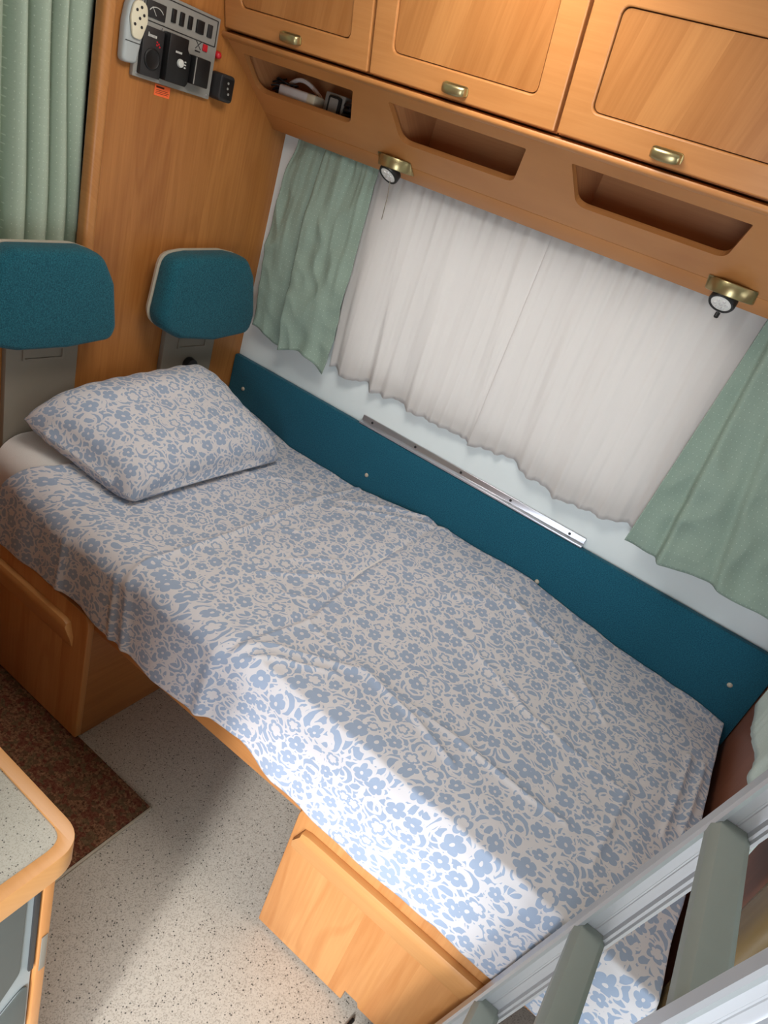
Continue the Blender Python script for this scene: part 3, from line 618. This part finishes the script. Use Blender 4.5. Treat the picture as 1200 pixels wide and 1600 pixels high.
# ------------------------------------------------------------------ bed boxes and frame
def seat_box(x0, x1, dx0, dx1, mirror, lab):
    t = thing('storage_box', ((x0 + x1) / 2, -0.45, 0.0), lab, 'bed box', 'wooden storage boxes under the bed')
    zt = 0.395
    obj('side_panel', box(x1 - 0.016 if not mirror else x0, x1 if not mirror else x0 + 0.016, -0.866, -0.03, 0.001, zt, 0.002), 'wood_side', t)
    obj('side_panel', box(x0 if not mirror else x1 - 0.016, x0 + 0.016 if not mirror else x1, -0.866, -0.03, 0.001, zt, 0.002), 'wood_side', t)
    obj('back_panel', box(x0 + 0.0165, x1 - 0.0165, -0.046, -0.03, 0.001, zt), 'wood_side', t)
    if mirror: out = rpoly([(dx0, 0.014), (1.432, 0.014), (1.432, 0.050), (1.466, 0.050), (1.472, 0.036), (dx1, 0.036), (dx1, 0.446), (dx0, 0.446)], [0.004, 0, 0, 0, 0, 0, 0, 0.035])
    else: out = rpoly([(dx0, 0.012), (dx1, 0.012), (dx1, 0.446), (dx0, 0.446)], [0, 0.004, 0.035, 0])
    d = obj('door', prism(out, 'y', -0.886, -0.867, 0.004, 3), 'wood_box', t)
    # grip strip: thick rounded lip at the top, thinning down to the panel
    prof = [(-0.8865, 0.318), (-0.893, 0.320), (-0.910, 0.372), (-0.9115, 0.386), (-0.906, 0.396), (-0.896, 0.398), (-0.8865, 0.397)]
    a, b = (dx0 + 0.012, dx1 - 0.03) if mirror else (dx0, dx1 - 0.05)
    n = len(prof); V = []; F = []; xs = linsp(a, b, 30)
    for x in xs:
        e = (x - a) if mirror else (b - x); k = math.sqrt(max(0.0, 1 - max(0, 1 - e / 0.03) ** 2)) if e < 0.03 else 1.0
        for y, z in prof:
            zz = z if z < 0.34 else lerp(0.343, z, 0.12 + 0.88 * k); V.append((x, -0.8865 + (y + 0.8865) * 0.72 * (0.6 + 0.4 * k), zz))
    for i in range(len(xs) - 1): F += [(i * n + k, i * n + (k + 1) % n, (i + 1) * n + (k + 1) % n, (i + 1) * n + k) for k in range(n)]
    F += [tuple(range(n))[::-1], tuple(range((len(xs) - 1) * n, len(xs) * n))]
    obj('handle', (V, F), 'wood_lip', d, ang=0.6)
    return t
seat_box(0.004, 0.473, 0.004, 0.479, False, 'dark shaded storage box under the pillow end of the bed')
seat_box(1.190, 1.860, 1.178, 1.700, True, 'sunlit storage box with notched door under the foot end of the bed')
t = thing('bed', (0.94, -0.45, 0.40), 'wooden bed frame with a long front board resting on the two storage boxes', 'bed')
obj('front_board', box(0.004, 1.862, -0.866, -0.848, 0.3965, 0.528, 0.003), 'wood_frame', t)
obj('platform', box(0.004, 1.862, -0.8475, -0.03, 0.500, 0.528), 'wood_side', t, smooth=False)
for x in (0.03, 0.45, 1.25, 1.82): obj('crosspiece', box(x - 0.02, x + 0.02, -0.80, -0.06, 0.397, 0.4995), 'wood_side', t, smooth=False)

# ------------------------------------------------------------------ mattress, sheet, pillow
def top_z(x, y):
    z = pl(x, [(0.0, 0.722), (0.15, 0.702), (0.32, 0.668), (0.55, 0.664), (0.62, 0.668), (0.9, 0.672), (1.2, 0.676), (1.5, 0.668), (1.75, 0.655), (1.87, 0.640)])
    back = pl(x, [(0.0, 0.0), (0.62, 0.0), (0.85, 0.03), (1.25, 0.036), (1.5, 0.004), (1.87, 0.0)])
    return z + back * sstep(-0.55, -0.03, y)
RID = [ # polyline, height, width
 ([(0.575, -0.90), (0.589, -0.81), (0.602, -0.583), (0.600, -0.19), (0.628, -0.02)], 0.007, 0.011),
 ([(0.889, -0.90), (0.938, -0.665), (0.926, -0.602), (0.905, -0.408), (0.925, -0.02)], -0.006, 0.012),
 ([(0.902, -0.90), (0.955, -0.665), (0.944, -0.602), (0.922, -0.408)], 0.004, 0.008),
 ([(0.943, -0.684), (1.127, -0.711), (1.339, -0.705), (1.534, -0.708), (1.62, -0.70)], 0.0045, 0.008),
 ([(0.896, -0.885), (0.951, -0.813), (1.127, -0.716), (1.274, -0.731), (1.388, -0.766)], 0.007, 0.010),
 ([(0.914, -0.885), (0.988, -0.833), (1.093, -0.765)], 0.006, 0.007),
 ([(0.90, -0.878), (0.968, -0.868), (1.04, -0.872), (1.12, -0.88)], 0.007, 0.009),
 ([(0.65, -0.161), (0.76, -0.085), (0.90, -0.02)], 0.007, 0.010),
 ([(0.66, -0.22), (0.80, -0.12), (0.96, -0.03)], 0.004, 0.010),
 ([(0.753, -0.644), (0.816, -0.57), (0.878, -0.489)], 0.004, 0.006),
 ([(0.762, -0.533), (0.848, -0.421)], 0.004, 0.006), ([(0.81, -0.55), (0.90, -0.46)], 0.003, 0.006), ([(0.84, -0.66), (0.93, -0.60)], 0.003, 0.006),
 ([(0.638, -0.684), (0.688, -0.700), (0.732, -0.700)], 0.003, 0.006), ([(0.65, -0.45), (0.70, -0.40), (0.72, -0.33)], 0.003, 0.006),
 ([(1.80, -0.26), (1.79, -0.55)], 0.006, 0.009), ([(1.835, -0.25), (1.825, -0.50)], 0.006, 0.009), ([(1.70, -0.50), (1.69, -0.75)], 0.004, 0.010),
 ([(1.15, -0.15), (1.45, -0.22), (1.60, -0.35)], 0.004, 0.012), ([(1.20, -0.40), (1.45, -0.50), (1.70, -0.52)], 0.003, 0.012),
 ([(0.27, -0.35), (0.40, -0.30), (0.56, -0.12)], 0.003, 0.010), ([(0.50, -0.22), (0.58, -0.20)], 0.003, 0.007), ([(1.00, -0.60), (1.12, -0.30), (1.30, -0.15)], 0.0025, 0.014)]
def ridges(x, y):
    h = 0.0
    for pts, amp, w in RID:
        bd = 1e9; tt = 0
        if x < min(p[0] for p in pts) - 3 * w or x > max(p[0] for p in pts) + 3 * w: continue
        for i in range(len(pts) - 1):
            ax, ay = pts[i]; bx, by = pts[i + 1]; dx, dy = bx - ax, by - ay
            q = max(0, min(1, ((x - ax) * dx + (y - ay) * dy) / (dx * dx + dy * dy))); dd = math.hypot(x - ax - dx * q, y - ay - dy * q)
            if dd < bd: bd = dd; tt = (i + q) / (len(pts) - 1)
        if bd < 3 * w: h += amp * 1.5 * math.exp(-(bd / (w * 0.8)) ** 1.4) * (0.35 + 0.65 * math.sin(PI * (0.15 + 0.7 * tt)))
    return h
def bed_profile(x, s, off, hemz, yf, yb=-0.028):
    """s runs from the back wall (0) over the top, round the front edge and down to the hem"""
    r = pl(x, [(0.0, 0.085), (0.4, 0.06), (0.7, 0.04), (1.9, 0.030)]); zf = top_z(x, yf)
    l1 = (yb - yf) - r; l2 = r * PI / 2; l3 = max(0.01, zf - r - hemz)
    if s < l1: y = yb - s; return y, top_z(x, y) + off, 0.0
    if s < l1 + l2:
        a = (s - l1) / r; return yf + r - r * math.sin(a) - off * math.sin(a), top_z(x, yf + r) - r + r * math.cos(a) + off * math.cos(a), a / (PI / 2)
    return yf - off, zf - r - (s - l1 - l2), 1.0
def bed_len(x, hemz, yf, yb=-0.028):
    r = pl(x, [(0.0, 0.085), (0.4, 0.06), (0.7, 0.04), (1.9, 0.030)]); return (yb - yf) - r + r * PI / 2 + max(0.01, top_z(x, yf) - r - hemz)
def mat_fn(x, v):
    y, z, k = bed_profile(x, v * bed_len(x, 0.534, -0.862), 0.0, 0.534, -0.862); return (x, y, z - 0.004 * (1 - k) - (0.006 * math.exp(-((x - 0.93) / 0.012) ** 2) + 0.006 * math.exp(-((x - 0.60) / 0.012) ** 2)) * (1 - k))
xs = linsp(0.024, 1.846, 120); vs = linsp(0, 1, 60)
(Vm, Fm), _ = grid(mat_fn, xs, vs); n = len(xs); nv = len(vs); nb = len(Vm)
Vm += [(x, -0.028, 0.532) for x in xs] + [(x, -0.862, 0.532) for x in xs]
Fm += [(i, i + 1, nb + i + 1, nb + i) for i in range(n - 1)] + [((nv - 1) * n + i + 1, (nv - 1) * n + i, nb + n + i, nb + n + i + 1) for i in range(n - 1)]
Fm += [(nb + i, nb + i + 1, nb + n + i + 1, nb + n + i) for i in range(n - 1)]
Fm += [tuple([j * n for j in range(nv)] + [nb + n, nb]), tuple([j * n + n - 1 for j in range(nv)][::-1] + [nb + n - 1, nb + 2 * n - 1])]
tag(obj('mattress', (Vm, Fm), 'white_cotton', ang=1.0), 'white covered mattress on the bed frame, bare at the head end beside the pillow', 'mattress')
def hem(x):
    return 0.446 + 0.012 * noise.noise(Vector((x * 5, 0, 2))) + pl(x, [(0.1, -0.004), (0.45, 0.024), (0.52, 0.014), (0.6, 0.004), (0.72, -0.010), (0.84, 0.004), (0.90, 0.022), (0.99, 0.030), (1.1, 0.004), (1.4, 0.004), (1.52, 0.018), (1.58, 0.000), (1.7, 0.0)])
XH1 = 1.945
def sheet_fn(u, v):
    ln = 1.2; x_head = pl(v, [(0.0, 0.13), (0.6, 0.19), (0.73, 0.18), (0.83, 0.10), (1.0, 0.03)])
    xl = lerp(x_head, XH1, u); drop = max(0.0, xl - 1.852); x = min(xl, 1.852) + 0.016 * (1 - math.exp(-drop / 0.016)); hz = hem(x); yf = -0.872 - 0.012 * sstep(0.9, 1.5, x); tot = bed_len(x, hz, yf); s = v * tot
    y, z, k = bed_profile(x, s, 0.004, hz, yf)
    h = ridges(x, y) * (1 - k) + 0.004 * noise.noise(Vector((x * 6, y * 6, 1))) * (1 - k) + 0.0022 * noise.noise(Vector((x * 16, y * 16, 4)))
    nyo = 0.0
    if k > 0:
        dr = 0.012 * noise.noise(Vector((x * 9, 0.3, 5))) + 0.010 * math.exp(-((x - 0.585 - 0.12 * (0.66 - z)) / 0.014) ** 2) + 0.007 * math.exp(-((x - 0.545 - 0.10 * (0.66 - z)) / 0.010) ** 2) + 0.012 * math.exp(-((x - 0.87) / 0.02) ** 2) + 0.006 * math.exp(-((x - 0.36) / 0.012) ** 2)
        low = sstep(0.62, 0.45, z); nyo = -(0.010 + max(dr, -0.006)) * k * (0.5 + 0.5 * low) - 0.006 * k
    crest = 0.004 * math.exp(-((k - 0.35) / 0.14) ** 2) if x > 0.95 else 0.0
    foot = sstep(0.0, 0.02, drop); z -= max(0.0, drop - 0.006) * (1 - 0.75 * k)      # hangs down at the foot end
    return (x - 0.004 * foot + 0.006 * noise.noise(Vector((y * 7, z * 3, 8))) * sstep(1.8, 1.87, x), y + nyo - crest, z + h * (1 - foot) + crest + max(0, 0.008 * noise.noise(Vector((x * 7, 1, 1)))) * sstep(0.06, 0.0, v))
us = linsp(0, 1, 470); vs = linsp(0, 1, 270)
s, uv = grid(sheet_fn, us, vs, lambda u, v: (u * 1.75, v * 1.07))
o = obj('bed_sheet', s, 'floral', uv=uv, ang=3.0); md = o.modifiers.new('thickness', 'SOLIDIFY'); md.thickness = 0.002; md.offset = 1
tag(o, 'creased white bed sheet with blue flower print spread over the mattress', 'bed sheet')

# pillow: corners measured on the bed, blown up between a top and a bottom cloth
def pillow():
    n = 56; B0, B1 = Vector((0.065, -0.835, 0.785)), Vector((0.060, -0.215, 0.835)); F0, F1 = Vector((0.395, -0.735, 0.694)), Vector((0.405, -0.160, 0.690))
    V, F, UV = [], [], []
    for side in (1, -1):
        for j in range(n):
            for i in range(n):
                a = -1 + 2 * i / (n - 1); b = -1 + 2 * j / (n - 1)
                sa = a * (1 - 0.06 * (1 - b * b)); sb = b * (1 - 0.05 * (1 - a * a))
                rc = 1 - 0.045 * (a * b) ** 4; sa *= rc; sb *= rc
                p = (B0.lerp(B1, (sa + 1) / 2)).lerp(F0.lerp(F1, (sa + 1) / 2), (sb + 1) / 2)
                e = max(0.0, (1 - a ** 4) * (1 - b ** 4)) ** 0.42; e *= (0.82 + 0.18 * (1 - b * b))
                th = (0.112 if side > 0 else 0.085) * e
                wr = 0.006 * noise.noise(Vector((a * 3, b * 3, 2 + side))) * e + 0.004 * math.sin(26 * a + 5 * b) * sstep(0.6, 0.98, abs(b)) * (1 - abs(b) ** 8) + 0.003 * math.sin(24 * b + 4 * a) * sstep(0.7, 0.98, abs(a)) * (1 - abs(a) ** 8)
                nrm = Vector((0.28, 0, 0.96)); q = p + nrm * (th * side + wr * side) + Vector((0, 0, 0.030 * (1 - a ** 4) * sstep(0.2, -0.9, b)))
                if side < 0: q.z = max(q.z, top_z(q.x, q.y) + 0.012)
                else: q.z = max(q.z, top_z(q.x, q.y) + 0.0145)
                V.append(tuple(q)); UV.append((0.3 + a * 0.31 + (0 if side > 0 else 2), 0.4 + b * 0.22))
    for k in (0, 1):                                                     # cloth coordinates by length along the surface
        o = k * n * n; at = lambda i, j: Vector(V[o + j * n + i])
        for j in range(n):
            acc = [0.0]
            for i in range(1, n): acc.append(acc[-1] + (at(i, j) - at(i - 1, j)).length)
            for i in range(n): UV[o + j * n + i] = (0.3 + acc[i] - acc[n // 2] + 2 * k, 0.0)
        for i in range(n):
            acc = [0.0]
            for j in range(1, n): acc.append(acc[-1] + (at(i, j) - at(i, j - 1)).length)
            for j in range(n): UV[o + j * n + i] = (UV[o + j * n + i][0], 0.4 + acc[j] - acc[n // 2])
    for k in (0, 1):
        for j in range(n - 1):
            for i in range(n - 1):
                q = (k * n * n + j * n + i, k * n * n + j * n + i + 1, k * n * n + (j + 1) * n + i + 1, k * n * n + (j + 1) * n + i); F.append(q[::-1] if k == 0 else q)
    ring = [i for i in range(n)] + [j * n + n - 1 for j in range(1, n)] + [(n - 1) * n + i for i in range(n - 2, -1, -1)] + [j * n for j in range(n - 2, 0, -1)]
    m = len(ring)
    for i in range(m): F.append((ring[i], ring[(i + 1) % m], n * n + ring[(i + 1) % m], n * n + ring[i]))
    return (V, F), UV
s, uv = pillow()
tag(obj('pillow', s, 'floral', uv=uv, ang=1.6), 'plump pillow in a blue flower print case leaning on the bulkhead', 'pillow')

# ------------------------------------------------------------------ rug, kitchen unit, cable
t = thing('rug', (0.2, -1.13, 0.001), 'dark brown mottled runner rug on the floor in front of the pillow end', 'rug')
obj('pile', box(0.01, 0.776, -1.42, -0.872, 0.0005, 0.008, 0.002), 'rug', t); obj('binding', box(0.7765, 0.784, -1.42, -0.872, 0.0005, 0.007, 0.002), 'beige', t, label='beige binding strip')
t = thing('kitchen_worktop', (0.6, -1.8, 0.865), 'grey speckled worktop with an orange wooden edge', 'worktop')
out = rpoly([(0.004, -2.24), (1.166, -2.24), (1.166, -1.425), (0.004, -1.425)], [0, 0.0, 0.036, 0], 8); inn = rpoly([(0.012, -2.235), (1.150, -2.235), (1.150, -1.440), (0.012, -1.440)], [0, 0, 0.024, 0], 8)
obj('edge', bevelled(plate(out, [inn], lambda u, v, d: (u, v, 0.901 - d), 0.038), 0.007, 3, 0.9), 'wood_lip', t, label='orange rounded wooden edge')
obj('surface', prism(inn, 'z', 0.866, 0.8985), 'worktop', t, smooth=False, label='grey speckled laminate')
t = thing('kitchen_cabinet', (0.4, -1.8, 0.0), 'wooden kitchen cabinet with a grey moulded end cover below the worktop', 'cabinet')
obj('body', box(0.006, 1.10, -2.22, -1.4485, 0.0, 0.862, 0.002), 'wood_foot', t)
d = obj('door', box(0.55, 1.134, -1.4475, -1.432, 0.03, 0.800, 0.003), 'wood_box', t)
obj('latch', box(1.1345, 1.136, -1.444, -1.4355, 0.60, 0.68, 0.0005), 'taupe', d)
e = obj('end_cover', box(1.1005, 1.130, -2.10, -1.4500, 0.05, 0.858, 0.003), 'light_grey', t, label='light grey moulded cover')
obj('upper_panel', bevelled(prism(rpoly([(-1.467, 0.805), (-1.469, 0.630), (-1.518, 0.560), (-2.00, 0.30), (-2.00, 0.820)], [0.02, 0.025, 0.02, 0.02, 0.02]), 'x', 1.1305, 1.1335), 0.002), 'dark_panel', e)
obj('lower_panel', bevelled(prism(rpoly([(-1.455, 0.590), (-1.455, 0.470), (-1.50, 0.40), (-1.95, 0.15), (-2.00, 0.26), (-1.53, 0.528)], [0.012] * 6), 'x', 1.1305, 1.133), 0.002), 'dark_panel', e)
obj('side_strip', bevelled(prism(rpoly([(-1.4505, 0.838), (-1.4505, 0.615), (-1.4575, 0.615), (-1.4575, 0.800), (-1.465, 0.838)], 0.003), 'x', 1.1305, 1.134), 0.001), 'charcoal', e)
tag(obj('floor_cable', tube([(1.478, -0.892, 0.0045), (1.470, -0.95, 0.0045), (1.452, -1.05, 0.0045), (1.44, -1.2, 0.0045)], 0.0042, 8), 'black'), 'black cable running on the floor from the notch in the storage box door', 'cable')

# ------------------------------------------------------------------ ladder
t = thing('bunk_ladder', (1.60, -1.08, 0.0), 'aluminium bunk ladder with grey treads leaning in front of the foot of the bed', 'ladder')
th = math.radians(81.2); LD = Vector((math.cos(th), 0, math.sin(th))); LP = Vector((math.sin(th), 0, -math.cos(th)))
P0 = Vector((1.695, 0, 0.787)) + LP * 0.026                         # centre line of the rails at this height
zb, zt = -(P0.z) / LD.z + 0.01, (1.60 - P0.z) / LD.z
def rail(yc, face):
    # C section: web plus two flanges, opening towards -y; section coordinates are (p, y)
    w = 0.026; d = 0.011
    sec = [(-w, yc + d), (w, yc + d), (w, yc - d), (w - 0.004, yc - d), (w - 0.006, yc - d + 0.004), (w - 0.010, yc - d + 0.004), (w - 0.012, yc - 0.000), (0.002, yc - 0.000), (0.001, yc + 0.001), (-0.001, yc + 0.001), (-0.002, yc - 0.000),
           (-w + 0.012, yc - 0.000), (-w + 0.010, yc - d + 0.003), (-w + 0.004, yc - d), (-w, yc - d + 0.003)]
    n = len(sec); V = []
    for q in (zb, zt): V += [tuple(P0 + LD * q + LP * p + Vector((0, y, 0))) for p, y in sec]
    F = [tuple(range(n))[::-1], tuple(range(n, 2 * n))] + [(i, (i + 1) % n, n + (i + 1) % n, n + i) for i in range(n)]
    return V, F
Y1, Y2 = -0.928, -1.222
for y in (Y1, Y2):
    r = obj('rail', rail(y, 1), 'alu_white', t, ang=0.4)
    obj('foot', tf(box(-0.028, 0.028, y - 0.014, y + 0.014, 0.0, 0.02, 0.003), Matrix.Translation(Vector((P0.x + LD.x * zb, 0, 0.0005)))), 'charcoal', r)
for z in (0.105, 0.415, 0.725, 1.033, 1.343):
    c = P0 + LD * ((z - P0.z) / LD.z)
    sec = rpoly([(-0.023, -0.017), (0.020, -0.017), (0.024, -0.006), (0.024, 0.010), (0.016, 0.016), (-0.016, 0.016), (-0.024, 0.004)], 0.003, 2)
    s = prism(sec, 'y', Y2 + 0.0115, Y1 - 0.0005); s = ([(c.x + p[0], p[1], c.z + p[2]) for p in s[0]], s[1])
    obj('rung', s, 'tread', t, ang=0.4)
